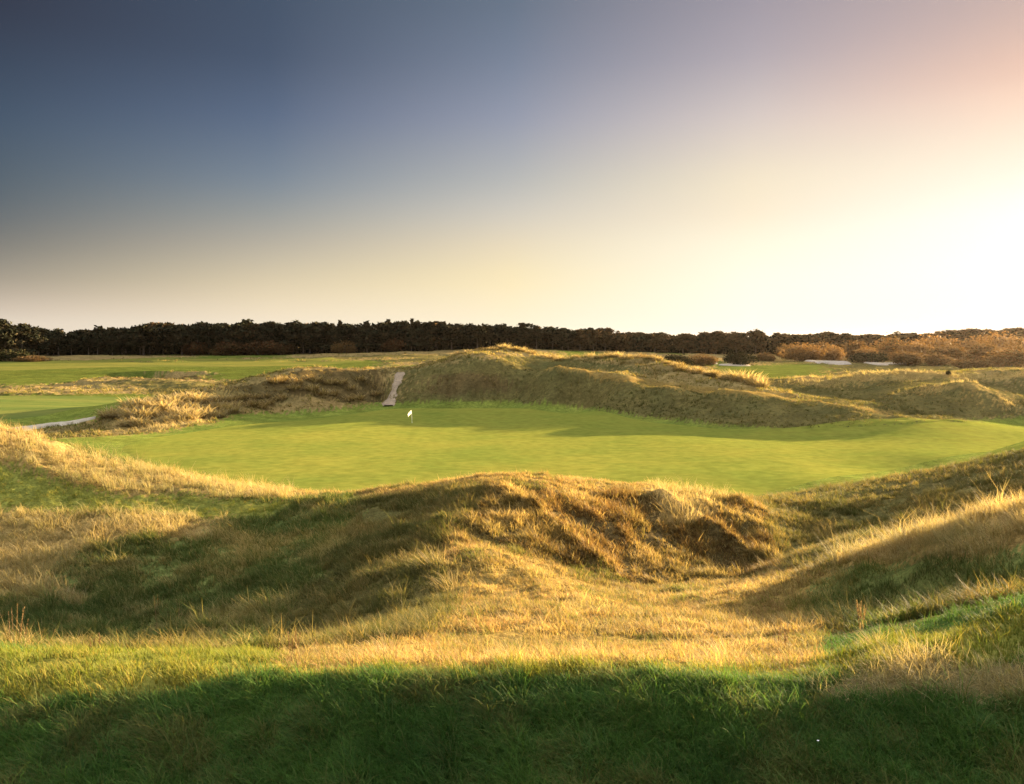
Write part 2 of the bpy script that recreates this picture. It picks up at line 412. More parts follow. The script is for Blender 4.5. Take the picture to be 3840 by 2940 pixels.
def plain_mat(name, col, rough=.6, var=.15, scale=8.0, trans=0):
    m, nt, out = new_mat(name); N, L = nt.nodes, nt.links
    tx = N.new('ShaderNodeTexNoise'); tx.inputs['Scale'].default_value = scale
    rp = N.new('ShaderNodeValToRGB')
    rp.color_ramp.elements[0].color = (*[c * (1 - var) for c in col], 1); rp.color_ramp.elements[1].color = (*[min(1, c * (1 + var)) for c in col], 1)
    p = N.new('ShaderNodeBsdfPrincipled'); p.inputs['Roughness'].default_value = rough
    L.new(tx.outputs['Fac'], rp.inputs[0]); L.new(rp.outputs[0], p.inputs['Base Color'])
    if trans:
        t = N.new('ShaderNodeBsdfTranslucent'); L.new(rp.outputs[0], t.inputs['Color'])
        mix = N.new('ShaderNodeMixShader'); mix.inputs[0].default_value = trans
        L.new(p.outputs[0], mix.inputs[1]); L.new(t.outputs[0], mix.inputs[2]); L.new(mix.outputs[0], out.inputs['Surface'])
    else:
        L.new(p.outputs[0], out.inputs['Surface'])
    return m


M_GROUND = ground_mat()
M_BLADE = attr_mat('grass_blade', .42, .7, .06)
M_LEAF = attr_mat('leaf', .28, .7, .05)
M_NEEDLE = attr_mat('needles', .05, .9, .0)
M_BARK = plain_mat('bark', (.10, .075, .055), .9, .4, 3)

# cover: ground colour
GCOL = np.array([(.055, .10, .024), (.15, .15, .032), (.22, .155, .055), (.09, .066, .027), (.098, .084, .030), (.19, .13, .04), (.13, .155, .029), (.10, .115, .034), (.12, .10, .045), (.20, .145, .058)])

# ------------------------------------------------------------------ ground sheet
azs = np.concatenate([np.linspace(-math.pi, -.72, 60)[:-1], np.linspace(-.72, .72, 960), np.linspace(.72, math.pi, 60)[1:]])
lrs = np.concatenate([np.linspace(math.log(.4), math.log(5), 24)[:-1], np.linspace(math.log(5), math.log(210), 820), np.linspace(math.log(210), math.log(500), 120)[1:], np.linspace(math.log(500), math.log(9000), 30)[1:]])
AZ, LR = np.meshgrid(azs, lrs, indexing='ij')
X = (np.sin(AZ) * np.exp(LR)).ravel(); Y = (np.cos(AZ) * np.exp(LR)).ravel()
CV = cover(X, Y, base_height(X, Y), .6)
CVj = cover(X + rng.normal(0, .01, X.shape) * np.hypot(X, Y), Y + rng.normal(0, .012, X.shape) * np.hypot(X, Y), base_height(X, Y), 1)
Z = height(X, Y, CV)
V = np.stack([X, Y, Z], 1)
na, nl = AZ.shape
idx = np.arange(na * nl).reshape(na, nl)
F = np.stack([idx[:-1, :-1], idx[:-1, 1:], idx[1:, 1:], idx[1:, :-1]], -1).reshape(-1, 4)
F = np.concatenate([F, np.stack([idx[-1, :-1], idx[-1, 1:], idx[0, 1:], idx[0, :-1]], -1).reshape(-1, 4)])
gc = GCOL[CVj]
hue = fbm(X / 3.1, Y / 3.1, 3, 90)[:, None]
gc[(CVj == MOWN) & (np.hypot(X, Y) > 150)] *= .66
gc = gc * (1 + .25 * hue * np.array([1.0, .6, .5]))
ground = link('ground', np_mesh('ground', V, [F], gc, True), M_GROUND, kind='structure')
tag(ground, 'rolling dune land of turf and rough running to the horizon', 'ground')


def gz(x, y):
    x = np.atleast_1d(np.asarray(x, float)); y = np.atleast_1d(np.asarray(y, float))
    return height(x, y)


def find_d(px, py, d0, d1):
    """the distance at which the ground is met in the direction (px, py)"""
    dd = np.linspace(d0, d1, 400)
    x = (px - CX) / FPX * dd
    q = project(x, dd, height(x, dd))[1]
    k = np.nonzero(q <= py)[0]
    return float(dd[k[0]]) if len(k) else d1


# ------------------------------------------------------------------ flat sheets: green, fairways, paths, bunkers
def fan_sheet(name, centre, outline, mat, lift, rings=40, per=220, **props):
    """a sheet that follows the land inside a closed outline of (x, y) points"""
    o = np.array(outline, float)
    o = np.concatenate([o, o[:1]])
    seg = np.concatenate([[0], np.cumsum(np.hypot(*np.diff(o, axis=0).T))])
    t = np.linspace(0, seg[-1], per, endpoint=False)
    ox, oy = np.interp(t, seg, o[:, 0]), np.interp(t, seg, o[:, 1])
    for _ in range(4):
        ox = (np.roll(ox, 1) + 2 * ox + np.roll(ox, -1)) / 4; oy = (np.roll(oy, 1) + 2 * oy + np.roll(oy, -1)) / 4
    k = np.linspace(0, 1, rings + 1)[1:]
    x = centre[0] + k[:, None] * (ox - centre[0])[None, :]; y = centre[1] + k[:, None] * (oy - centre[1])[None, :]
    vx = np.concatenate([[centre[0]], x.ravel()]); vy = np.concatenate([[centre[1]], y.ravel()])
    lf = np.concatenate([[lift], np.repeat(np.where(k > .985, -.03, lift), per)])
    vz = gz(vx, vy) + lf
    ii = 1 + np.arange(rings * per).reshape(rings, per)
    nx = np.roll(ii, -1, 1)
    q = np.stack([ii[:-1], ii[1:], nx[1:], nx[:-1]], -1).reshape(-1, 4)
    tr = np.stack([np.zeros(per, int), ii[0], nx[0]], -1)
    return link(name, np_mesh(name, np.stack([vx, vy, vz], 1), [q, tr], None, True), mat, kind='structure', **props)


def ring_on_land(rows, d_of=None):
    """outline from rows (px, forward distance)"""
    return [((px - CX) / FPX * d, d) for px, d in rows]


M_GREEN = sheet_mat('green_turf', (.140, .166, .029), (.20, .196, .035), (.8, 1.0, 1), .05, 16, .11)
M_FAIR_SHADE = sheet_mat('fairway_turf_shade', (.07, .11, .026), (.15, .16, .04), (.2, 1, 1), .06, 6, .12)  # darker copy of the fairway turf, shade put into its colour
M_FAIR = sheet_mat('fairway_turf', (.09, .108, .024), (.17, .155, .034), (.25, 1, 1), .06, 6, .07)
M_PATH = sheet_mat('path_sand', (.25, .19, .135), (.35, .27, .19), (1, 1, 1), .02, 20, .8)
M_PATH2 = sheet_mat('path_shell', (.36, .31, .24), (.48, .42, .33), (1, 1, 1), .02, 20, .8)
M_SAND = sheet_mat('bunker_sand', (.30, .26, .22), (.42, .37, .32), (1, 1, 1), .03, 12, .6)

og = ring_on_land([(470, 62), (900, 58), (1400, 58), (1650, 62), (1900, 72), (2300, 88), (2700, 98), (2400, 98), (2050, 97), (1720, 95), (1550, 97), (1400, 104), (1260, 113), (1100, 121), (980, 121), (840, 117), (740, 113), (640, 108), (480, 100), (400, 96), (310, 90), (240, 82), (330, 70)])
green = fan_sheet('putting_green', (4, 90), og, M_GREEN, .03, 60, 300)
tag(green, 'smooth mown green with a flag, half in the shadow of the dune', 'golf green')
ofw = ring_on_land([(-600, 236), (0, 238), (190, 252), (330, 258), (450, 256), (700, 262), (800, 280), (700, 315), (400, 318), (100, 300), (-600, 300)])
fw = fan_sheet('fairway', (-110, 275), ofw, M_FAIR, .06, 24, 200)
tag(fw, 'bright sunlit fairway strip in front of the dark forest', 'fairway')
ofw2 = ring_on_land([(-500, 103), (-40, 103), (90, 110), (190, 118), (330, 142), (300, 152), (100, 150), (-500, 148)])
fw2 = fan_sheet('fairway', (-85, 125), ofw2, M_FAIR_SHADE, .05, 24, 200)
tag(fw2, 'shaded green fairway beside the pale path on the left', 'fairway')


def strip_sheet(name, line, widths, mat, lift, label, cat, n=80, m=7):
    L = np.array(line, float); s = np.concatenate([[0], np.cumsum(np.hypot(*np.diff(L, axis=0).T))]); t = np.linspace(0, s[-1], n)
    x, y = np.interp(t, s, L[:, 0]), np.interp(t, s, L[:, 1]); w = np.interp(t, s, widths)
    for _ in range(10):
        x[1:-1] = (x[:-2] + 2 * x[1:-1] + x[2:]) / 4; y[1:-1] = (y[:-2] + 2 * y[1:-1] + y[2:]) / 4
    tx, ty = np.gradient(x), np.gradient(y); l = np.hypot(tx, ty); tx, ty = tx / l, ty / l
    w = w * (1 + .3 * fbm(t / 1.5, t * 0 + 3, 3, 33))
    k = np.linspace(-.5, .5, m)
    ws = w[:, None] * (1 + .5 * np.stack([fbm(t / .9, t * 0 + q, 2, 35) for q in range(m)], 1) * (np.abs(k) > .3))
    vx = x[:, None] + ty[:, None] * ws * k; vy = y[:, None] - tx[:, None] * ws * k
    vz = gz(vx.ravel(), vy.ravel()).reshape(vx.shape)
    vz = vz.mean(1, keepdims=True) * .5 + vz * .5 + lift
    vz[:, 0] -= lift + .25; vz[:, -1] -= lift + .25
    ii = np.arange(n * m).reshape(n, m)
    q = np.stack([ii[:-1, :-1], ii[1:, :-1], ii[1:, 1:], ii[:-1, 1:]], -1).reshape(-1, 4)
    o = link(name, np_mesh(name, np.stack([vx.ravel(), vy.ravel(), vz.ravel()], 1), [q], None, True), mat, kind='structure')
    return tag(o, label, cat)


def L2(rows):
    return [P(*r)[:2] for r in rows]


strip_sheet('path', L2([(834, 862, 128), (842, 836, 133.8), (852, 812, 139), (858, 803, 142)]), [2.1, 2.0, 1.9, 1.6], M_PATH, .22, 'pinkish sandy path climbing out of the green between two dunes', 'path')
strip_sheet('path', L2([(px, py, find_d(px, py, 85, 125)) for px, py in ((10, 926), (60, 918), (110, 911), (165, 903), (205, 895))]), [2.8, 3.0, 2.4, 1.5, .6], M_PATH2, .18, 'pale path at the left edge leading round the grassy ridge', 'path')


def bunker(px, d, w, l, label):
    x0, y0 = (px - CX) / FPX * d, d
    out = [(x0 + w / 2 * math.cos(a) * (1 + .2 * math.sin(3 * a + px)), y0 + l / 2 * math.sin(a) * (1 + .15 * math.cos(2 * a + px))) for a in np.linspace(0, 2 * math.pi, 24, endpoint=False)]
    o = fan_sheet('bunker', (x0, y0), out, M_SAND, .35, 8, 48)
    tag(o, label, 'bunker')


bunker(1752, 292, 7, 16, 'narrow sand bunker below the big round russet bush')
bunker(1791, 285, 9, 20, 'broad pale sand bunker between the round bush and the dark bush')
bunker(1879, 282, 6, 14, 'small bright sand bunker below the pale orange bush')
bunker(1915, 286, 7, 12, 'dull sand patch at the foot of the brown thicket')
bunker(1575, 262, 9, 12, 'thin pale sand strip below the two dark hummocks')
bunker(1520, 275, 5, 14, 'small pale patch of sand between the two dark hummocks')

# ------------------------------------------------------------------ grass blades
def blade_mesh(P0, azim, tilt, length, width, droop, cb, ct, segs=2):
    n = len(P0)
    w_az = azim + math.pi / 2 + rng.normal(0, .6, n)
    W = np.stack([np.cos(w_az), np.sin(w_az), np.zeros(n)], 1) * (width / 2)[:, None]

    def d(th):
        return np.stack([np.sin(th) * np.cos(azim), np.sin(th) * np.sin(azim), np.cos(th)], 1)
    rows, cols = [], []
    p = P0.copy(); th = tilt.copy(); step = (length / segs)[:, None]
    for s in range(segs):
        k = 1 - .45 * s / segs
        rows += [p - W * k, p + W * k]
        f = s / segs
        c = cb * (1 - f) + ct * f
        cols += [c, c]
        p = p + d(th) * step
        th = np.minimum(th + droop / segs * 1.6, 2.4)
    rows.append(p); cols.append(ct)
    m = 2 * segs + 1
    V = np.stack(rows, 1).reshape(-1, 3); Cc = np.stack(cols, 1).reshape(-1, 3)
    b = (np.arange(n) * m)[:, None]
    qs = [b + np.array([[2 * s, 2 * s + 1, 2 * s + 3, 2 * s + 2]]) for s in range(segs - 1)]
    tri = b + np.array([[2 * segs - 2, 2 * segs - 1, 2 * segs]])
    return V, Cc, qs, tri


class Grass:
    def __init__(s):
        s.v, s.c, s.q, s.t, s.n = [], [], [], [], 0

    def add(s, *a, **k):
        V, C, qs, tri = blade_mesh(*a, **k)
        s.v.append(V); s.c.append(C); s.q += [q + s.n for q in qs]; s.t.append(tri + s.n); s.n += len(V)

    def build(s, name, label, cat):
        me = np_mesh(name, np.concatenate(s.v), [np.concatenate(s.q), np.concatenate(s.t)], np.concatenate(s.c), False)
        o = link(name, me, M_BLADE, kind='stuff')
        return tag(o, label, cat)


C_STRAW = np.array([(.50, .38, .19), (.58, .46, .24), (.38, .27, .12), (.52, .40, .18), (.42, .35, .17)])
C_GOLD = np.array([(.20, .20, .055), (.34, .21, .10), (.40, .29, .10), (.26, .17, .07), (.50, .37, .15)])
C_HEATH = np.array([(.17, .105, .042), (.26, .17, .065), (.20, .16, .055), (.36, .26, .10), (.46, .34, .14)])
C_OLIVE = np.array([(.15, .14, .045), (.18, .155, .05), (.23, .185, .07), (.30, .22, .085), (.12, .125, .038)])
C_LUSH = np.array([(.085, .17, .035), (.065, .14, .03), (.105, .2, .04), (.075, .15, .045), (.14, .19, .055), (.17, .17, .055)])
C_LAWN = np.array([(.20, .22, .035), (.26, .24, .045), (.15, .19, .03), (.32, .26, .06), (.18, .2, .04)])
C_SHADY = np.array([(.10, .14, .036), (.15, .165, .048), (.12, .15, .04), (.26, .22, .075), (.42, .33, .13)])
C_ROUGH = np.array([(.30, .24, .08), (.22, .20, .06), (.38, .28, .11), (.18, .18, .05), (.28, .2, .08)])
#        colours, length, width, tilt, droop, blades per clump, clump radius
SPEC = {
    LUSH: (C_LUSH, .115, .0052, .65, .9, 11, .07),
    LAWN: (C_LAWN, .10, .006, .5, .7, 12, .08),
    STRAW: (C_STRAW, .42, .009, .55, .9, 13, .11),
    HEATH: (C_HEATH, .26, .014, .8, .7, 12, .12),
    OLIVE: (C_OLIVE, .24, .010, .65, .9, 12, .12),
    GOLD: (C_GOLD, .15, .010, .75, .8, 12, .12),
    SHADY: (C_SHADY, .24, .010, .6, .9, 12, .12),
    LAID: (C_STRAW, .19, .006, 1.15, .7, 12, .12),
    ROUGH: (C_ROUGH, .30, .02, .6, .8, 10, .2),
}


def scatter(gr, ncl, r0, r1, size=1.0, wid=1.0, az=(-.56, .60), only=None, segs=2, per=1.0, skip=(MOWN,), lean=(-.55, -.10), shrink=1.0):
    a = rng.uniform(az[0], az[1], ncl); lr = rng.uniform(math.log(r0), math.log(r1), ncl)
    r = np.exp(lr); x, y = np.sin(a) * r, np.cos(a) * r
    t = cover(x, y, base_height(x, y), 1.0)
    keep = ~np.isin(t, skip)
    if only is not None:
        keep &= np.isin(t, only)
    x, y, t = x[keep], y[keep], t[keep]
    pa, pl = np.arctan2(x, y), np.log(np.hypot(x, y))
    patch = fbm(pa * 38, pl * 30, 3, 41) * 1.6
    hue = fbm(pa * 26, pl * 22, 3, 141)
    tone = fbm(pa * 9, pl * 10, 3, 241)
    keep = (patch + rng.normal(0, .25, len(x)) > -.62) | (t == LUSH)
    x, y, t, patch, hue, tone = x[keep], y[keep], t[keep], patch[keep], hue[keep], tone[keep]
    for k, (cl, ln, wd, tl, dr, nb, rad) in SPEC.items():
        s = np.nonzero(t == k)[0]
        if not len(s):
            continue
        nb = max(2, int(nb * per))
        cx, cy = np.repeat(x[s], nb), np.repeat(y[s], nb)
        nn = len(cx)
        an = rng.uniform(0, 2 * math.pi, nn); rr = np.sqrt(rng.uniform(0, 1, nn)) * rad * size
        bx, by = cx + np.cos(an) * rr, cy + np.sin(an) * rr
        bz = height(bx, by) - .015
        cs = np.repeat(rng.lognormal(0, .28, len(s)) * np.clip(1 + .55 * patch[s], .4, 1.6), nb)
        L = ln * size * shrink * cs * rng.uniform(.5, 1.15, nn)
        dx = np.cos(an) * rr / (rad * size) * .8 + rng.normal(0, .5, nn) + lean[0]
        dy = np.sin(an) * rr / (rad * size) * .8 + rng.normal(0, .5, nn) + lean[1]
        azim = np.arctan2(dy, dx)
        tilt = tl * np.clip(np.hypot(dx, dy), .1, 1.5) * rng.uniform(.5, 1.1, nn)
        pick = np.repeat(np.clip(((hue[s] * 1.3 + .5 + rng.normal(0, .16, len(s))) * len(cl)).astype(int), 0, len(cl) - 1), nb)
        pick = np.where(rng.random(nn) < .35, rng.integers(0, len(cl), nn), pick)
        ct = cl[pick] * rng.uniform(.8, 1.2, (nn, 1)); ct = ct * np.clip(1 + .5 * np.repeat(tone[s], nb)[:, None] * np.array([1, .75, .7]), .5, 1.5)
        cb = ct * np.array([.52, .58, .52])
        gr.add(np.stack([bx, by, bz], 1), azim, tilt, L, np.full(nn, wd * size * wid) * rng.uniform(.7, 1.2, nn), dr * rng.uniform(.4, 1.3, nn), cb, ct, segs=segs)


QUICK = False
g = Grass()
scatter(g, 44000, 5.2, 8.2, 1.0, 1.0, only=(LUSH,), segs=3)
for side in ((-1.05, -.56), (.60, 1.1)):
    scatter(g, 15000, 4.6, 12, 1.0, 1.2, az=side, only=(LUSH, LAWN), segs=2)
scatter(g, 9000, 7.5, 12, 1.0, 1.0, only=(LUSH,), segs=2)
scatter(g, 15000, 6.4, 12.5, 1.0, 1.1, only=(LAWN,), segs=2)
scatter(g, 700, 5.4, 8.2, 1.6, .6, only=(LUSH,), segs=3)
g.build('turf_grass', 'lush green grass of the shaded bank and its sunlit lip in front', 'grass')
g = Grass()
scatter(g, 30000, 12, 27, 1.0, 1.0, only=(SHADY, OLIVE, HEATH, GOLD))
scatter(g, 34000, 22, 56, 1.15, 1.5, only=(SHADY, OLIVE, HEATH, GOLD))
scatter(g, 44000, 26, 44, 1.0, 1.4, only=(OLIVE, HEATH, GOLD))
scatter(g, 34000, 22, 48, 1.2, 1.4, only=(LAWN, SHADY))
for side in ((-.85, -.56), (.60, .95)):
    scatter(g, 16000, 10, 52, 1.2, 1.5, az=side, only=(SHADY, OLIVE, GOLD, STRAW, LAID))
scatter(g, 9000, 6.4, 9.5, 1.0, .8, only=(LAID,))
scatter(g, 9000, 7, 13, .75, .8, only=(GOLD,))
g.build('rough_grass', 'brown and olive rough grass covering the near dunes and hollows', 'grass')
g = Grass()
scatter(g, 26000, 20, 50, 1.0, 1.5, only=(STRAW,), lean=(-.2, -.35))
scatter(g, 11000, 10, 24, .82, 1.0, az=(.2, .66), only=(STRAW,), lean=(-.7, -.1), segs=3)
g.build('marram_grass', 'tall straw coloured dune grass on the left dune and the right ridge', 'grass')
g = Grass()
scatter(g, 34000, 84, 180, 1.6, 2.6, only=(STRAW, HEATH, OLIVE, ROUGH, GOLD), per=.7, shrink=.75)
scatter(g, 8000, 175, 345, 2.2, 3.5, only=(STRAW, HEATH, OLIVE, ROUGH, GOLD), per=.7, shrink=.6)
g.build('dune_grass', 'tawny rough grass on the dunes behind the green and the far land', 'grass')

# ------------------------------------------------------------------ tussocks and single plants
def tuft_mesh(name, n, length, width, spread, colours, tilt=.5, droop=.7, lean=(-.5, 0), segs=3, seed=0):
    an = rng.uniform(0, 2 * math.pi, n); rr = np.sqrt(rng.uniform(0, 1, n)) * spread
    p = np.stack([np.cos(an) * rr, np.sin(an) * rr, np.full(n, -.06 * length)], 1)
    dx = np.cos(an) * rr / spread * .9 + rng.normal(0, .35, n) + lean[0]; dy = np.sin(an) * rr / spread * .9 + rng.normal(0, .35, n) + lean[1]
    cl = colours[rng.integers(0, len(colours), n)] * rng.uniform(.8, 1.2, (n, 1))
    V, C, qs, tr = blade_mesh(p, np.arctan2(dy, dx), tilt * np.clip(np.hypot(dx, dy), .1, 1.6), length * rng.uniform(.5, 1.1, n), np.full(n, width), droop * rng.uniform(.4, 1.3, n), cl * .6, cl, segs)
    return np_mesh(name, V, qs + [tr], C)


def stand(o, px, d, sink=0.0, s=1.0, rz=None):
    x, y = (px - CX) / FPX * d, d
    o.location = (x, y, float(gz(x, y)[0]) - sink)
    o.scale = (s, s, s)
    o.rotation_euler = (0, 0, rng.uniform(-.5, .5) if rz is None else rz)
    return o


T_BIG = [tuft_mesh('tussock', 260, .95, .045, .55, C_STRAW, .7, .9, (-.25, -.1)) for _ in range(3)]
T_BRN = [tuft_mesh('tussock', 260, .9, .05, .6, np.concatenate([C_STRAW[:3], C_HEATH]), .8, .9, (-.2, -.1)) for _ in range(3)]
T_THIN = [tuft_mesh('grass_tuft', 90, .5, .006, .22, C_STRAW, .6, .8, (-.45, 0)) for _ in range(3)]
for px, d in ((232, 113.5), (255, 113), (275, 112.5), (300, 111.5), (322, 112.5), (345, 115), (285, 116.5), (312, 116), (338, 119), (366, 119), (395, 121.5), (420, 122), (300, 108), (278, 108.5), (410, 118), (440, 119), (465, 121), (380, 114), (430, 115), (355, 110), (400, 112), (490, 121), (460, 117)):
    o = stand(link('tussock', T_BIG[rng.integers(3)], M_BLADE), px, d * .93, 0, rng.uniform(1.4, 2.2))
    tag(o, 'pale golden tussock on the low tail of the left ridge behind the green', 'grass tussock', 'golden tussocks on the tail of the left ridge')
for px, d in [(440 + 24 * k + rng.uniform(-8, 8), 125 + 1.55 * k + rng.uniform(-3.5, .5)) for k in range(16)] + [(450 + 26 * k + rng.uniform(-9, 9), 122.5 + 1.6 * k + rng.uniform(-3, 0)) for k in range(13)]:
    o = stand(link('tussock', T_BRN[rng.integers(3)], M_BLADE), px, d * .93, 0, rng.uniform(1.1, 1.7))
    tag(o, 'tawny tussock on the steep left ridge beside the sandy path', 'grass tussock', 'tawny tussocks on the left ridge')
crest = [(980, 170), (1010, 172), (1041, 173), (1080, 174), (1115, 173), (1160, 170), (1200, 168), (1261, 166), (1300, 164), (1346, 162), (1390, 158), (1428, 154), (1465, 151), (1500, 148), (1535, 145), (1570, 142), (1600, 138)]
for i in range(len(crest) - 1):
    for f in (0, .5):
        px = crest[i][0] * (1 - f) + crest[i + 1][0] * f + rng.uniform(-6, 6); d = crest[i][1] * (1 - f) + crest[i + 1][1] * f + rng.uniform(-2.5, .5)
        o = stand(link('tussock', (T_BRN + T_BIG)[rng.integers(6)], M_BLADE), px, d * .88, 0, rng.uniform(.9, 1.5))
        tag(o, 'sunlit tussock along the top crest of the main dune', 'grass tussock', 'tussocks along the main dune crest')
for px, d, s in ((1575, 140, 2.6), (1592, 139, 2.9), (1610, 137, 2.6), (1628, 134.5, 2.2), (1560, 141, 2.0)):
    o = stand(link('tussock', T_BIG[rng.integers(3)], M_BLADE), px, d * .88, 0, s * .88)
    tag(o, 'large yellow tussock clustered at the right end of the main dune crest', 'grass tussock', 'yellow tussocks at the end of the crest')
for px, d, s, lb in ((815, 9.0, .8, 'fan of pale stiff straw standing on the sunlit lip left of centre'), (925, 22.5, 1.5, 'bleached straw tuft on the shaded flank of the central mound'),
                     (960, 20.5, 1.3, 'white grey straw tuft just below the bleached one on the mound flank'), (1440, 34.2, 2.3, 'feathery straw tuft breaking the crest of the mound on its right'),
                     (1475, 34, 2.0, 'smaller feathery tuft right of the one on the mound crest'), (14, 10.5, .8, 'tall straw tuft at the left edge on the sunlit lip'), (1100, 8.8, .6, 'short straw tuft on the middle of the sunlit lip'),
                     (1560, 8.6, .8, 'thin straw tuft on the lip right of centre'), (1890, 8.6, .55, 'leaning straw tuft on the lip below the dark right ridge'), (1270, 9.5, .6, 'small upright tuft of straw in the golden ground near the lip')):
    o = stand(link('grass_tuft', T_THIN[rng.integers(3)], M_BLADE), px, d, 0, s)
    tag(o, lb, 'grass tuft')


def dock(px, d, hgt, stems, label, col=(.22, .15, .08)):
    x, y = (px - CX) / FPX * d, d
    root = bpy.data.objects.new('dock_plant', None); COL.objects.link(root)
    root.location = (x, y, float(gz(x, y)[0])); tag(root, label, 'wild plant')
    n = stems
    az = rng.uniform(0, 6.28, n); tl = rng.uniform(.02, .25, n)
    p0 = np.stack([rng.normal(0, .03, n), rng.normal(0, .03, n), np.full(n, -.02)], 1)
    h = hgt * rng.uniform(.75, 1.1, n)
    dirs = np.stack([np.sin(tl) * np.cos(az), np.sin(tl) * np.sin(az), np.cos(tl)], 1)
    stalks = []
    for k in range(n):
        sl = slice(k, k + 1)
        stalks.append(blade_mesh(p0[sl], az[sl], tl[sl], h[sl], np.full(1, .007), np.zeros(1), np.array([col]) * .7, np.array([col]), 2))
    m = 60
    for k in range(n):
        f = rng.uniform(.45, 1.0, m)
        q = p0[k] + dirs[k] * (h[k] * f)[:, None]
        cc = np.array(col) * rng.uniform(.6, 1.4, (m, 1))
        V, C, qs, tr = blade_mesh(q, rng.uniform(0, 6.28, m), rng.uniform(.3, 1.3, m), np.full(m, .035) * (1.25 - f), np.full(m, .011), np.full(m, .3), cc * .8, cc, 2)
        v0, c0, q0, t0 = stalks[k]; b = len(v0)
        link('stalk', np_mesh('stalk', np.concatenate([v0, V]), q0 + [q + b for q in qs] + [np.concatenate([t0, tr + b])], np.concatenate([c0, C])), M_BLADE, root)


dock(620, 9.0, .34, 7, 'reddish seeding dock stalks rising from the lip left of centre')
dock(190, 9.8, .26, 4, 'single brown seeding stalk on the sunlit lip at the left')
dock(322, 22, .95, 5, 'rust brown dead stalks standing in the dark hollow on the left')
dock(375, 22.4, .85, 4, 'pale rust stalks leaning beside the others in the dark hollow', (.28, .19, .09))
dock(1860, 10.5, .38, 8, 'reddish brown stalks leaning over the lip below the right ridge', (.26, .18, .09))
dock(1690, 9.6, .36, 5, 'thin brown stalks on the lip right of centre')
dock(12, 10.5, .55, 6, 'brown stalks at the left edge above the sunlit lip')

# ------------------------------------------------------------------ woody plants
def clumps(cent, rad, n, size, colours, up=.35, flat=1.0):
    """leaf sprays through the outer volume of several lobes; returns verts, quads, colours"""
    cent, rad = np.asarray(cent, float), np.asarray(rad, float)
    w = rad.prod(1) ** (2 / 3); k = rng.choice(len(cent), n, p=w / w.sum())
    d = rng.normal(0, 1, (n, 3)); d /= np.linalg.norm(d, axis=1, keepdims=True)
    f = rng.uniform(.35, 1.0, n) ** .5 * (1 + .16 * rng.normal(0, 1, n))
    c = cent[k] + d * rad[k] * f[:, None]
    a = rng.normal(0, 1, (n, 3)); a[:, 2] *= flat; a /= np.linalg.norm(a, axis=1, keepdims=True)
    b = np.cross(a, rng.normal(0, 1, (n, 3))); b /= np.linalg.norm(b, axis=1, keepdims=True)
    s = size * rng.uniform(.6, 1.5, (n, 1))
    V = np.stack([c - a * s - b * s * .15, c - b * s * .5, c + a * s + b * s * .1, c + b * s * .55], 1).reshape(-1, 3)
    col = colours[(k * 7 + rng.integers(0, 2, n)) % len(colours)] * rng.uniform(.7, 1.3, (n, 1))
    return V, np.arange(n * 4).reshape(n, 4), np.repeat(col, 4, 0)


def tube(path, radii, sides=7):
    path = np.asarray(path, float); V, F = [], []
    for i, (p, r) in enumerate(zip(path, radii)):
        t = path[min(i + 1, len(path) - 1)] - path[max(i - 1, 0)]; t = t / (np.linalg.norm(t) + 1e-9)
        u = np.cross(t, (0.3, 1, 0.1)); u /= np.linalg.norm(u); v = np.cross(t, u)
        for s in range(sides):
            q = 2 * math.pi * s / sides
            V.append(p + r * (math.cos(q) * u + math.sin(q) * v))
    for i in range(len(path) - 1):
        for s in range(sides):
            F.append((i * sides + s, i * sides + (s + 1) % sides, (i + 1) * sides + (s + 1) % sides, (i + 1) * sides + s))
    return np.array(V), np.array(F)


def join(parts):
    V, F, o = [], [], 0
    for v, f in parts:
        V.append(v); F.append(f + o); o += len(v)
    return np.concatenate(V), np.concatenate(F)


C_PINE = np.array([(.026, .027, .016), (.034, .033, .018), (.022, .024, .014), (.046, .036, .020)])
C_PINEB = np.array([(.085, .052, .025), (.055, .046, .023), (.105, .062, .028), (.05, .042, .022)])  # warmed browns, sun glow on the right-hand wood put into them
C_RUST = np.array([(.085, .038, .016), (.06, .034, .015), (.10, .045, .018), (.05, .036, .015)])
C_RUSSET = np.array([(.22, .125, .05), (.18, .11, .048), (.26, .15, .058), (.15, .10, .045)])  # orange of the low sun's glow put into these bush colours
C_BROWN = np.array([(.16, .09, .036), (.125, .08, .033), (.18, .10, .04), (.115, .08, .032)])
C_DKBUSH = np.array([(.028, .032, .014), (.04, .034, .016), (.025, .03, .012), (.048, .036, .017)])


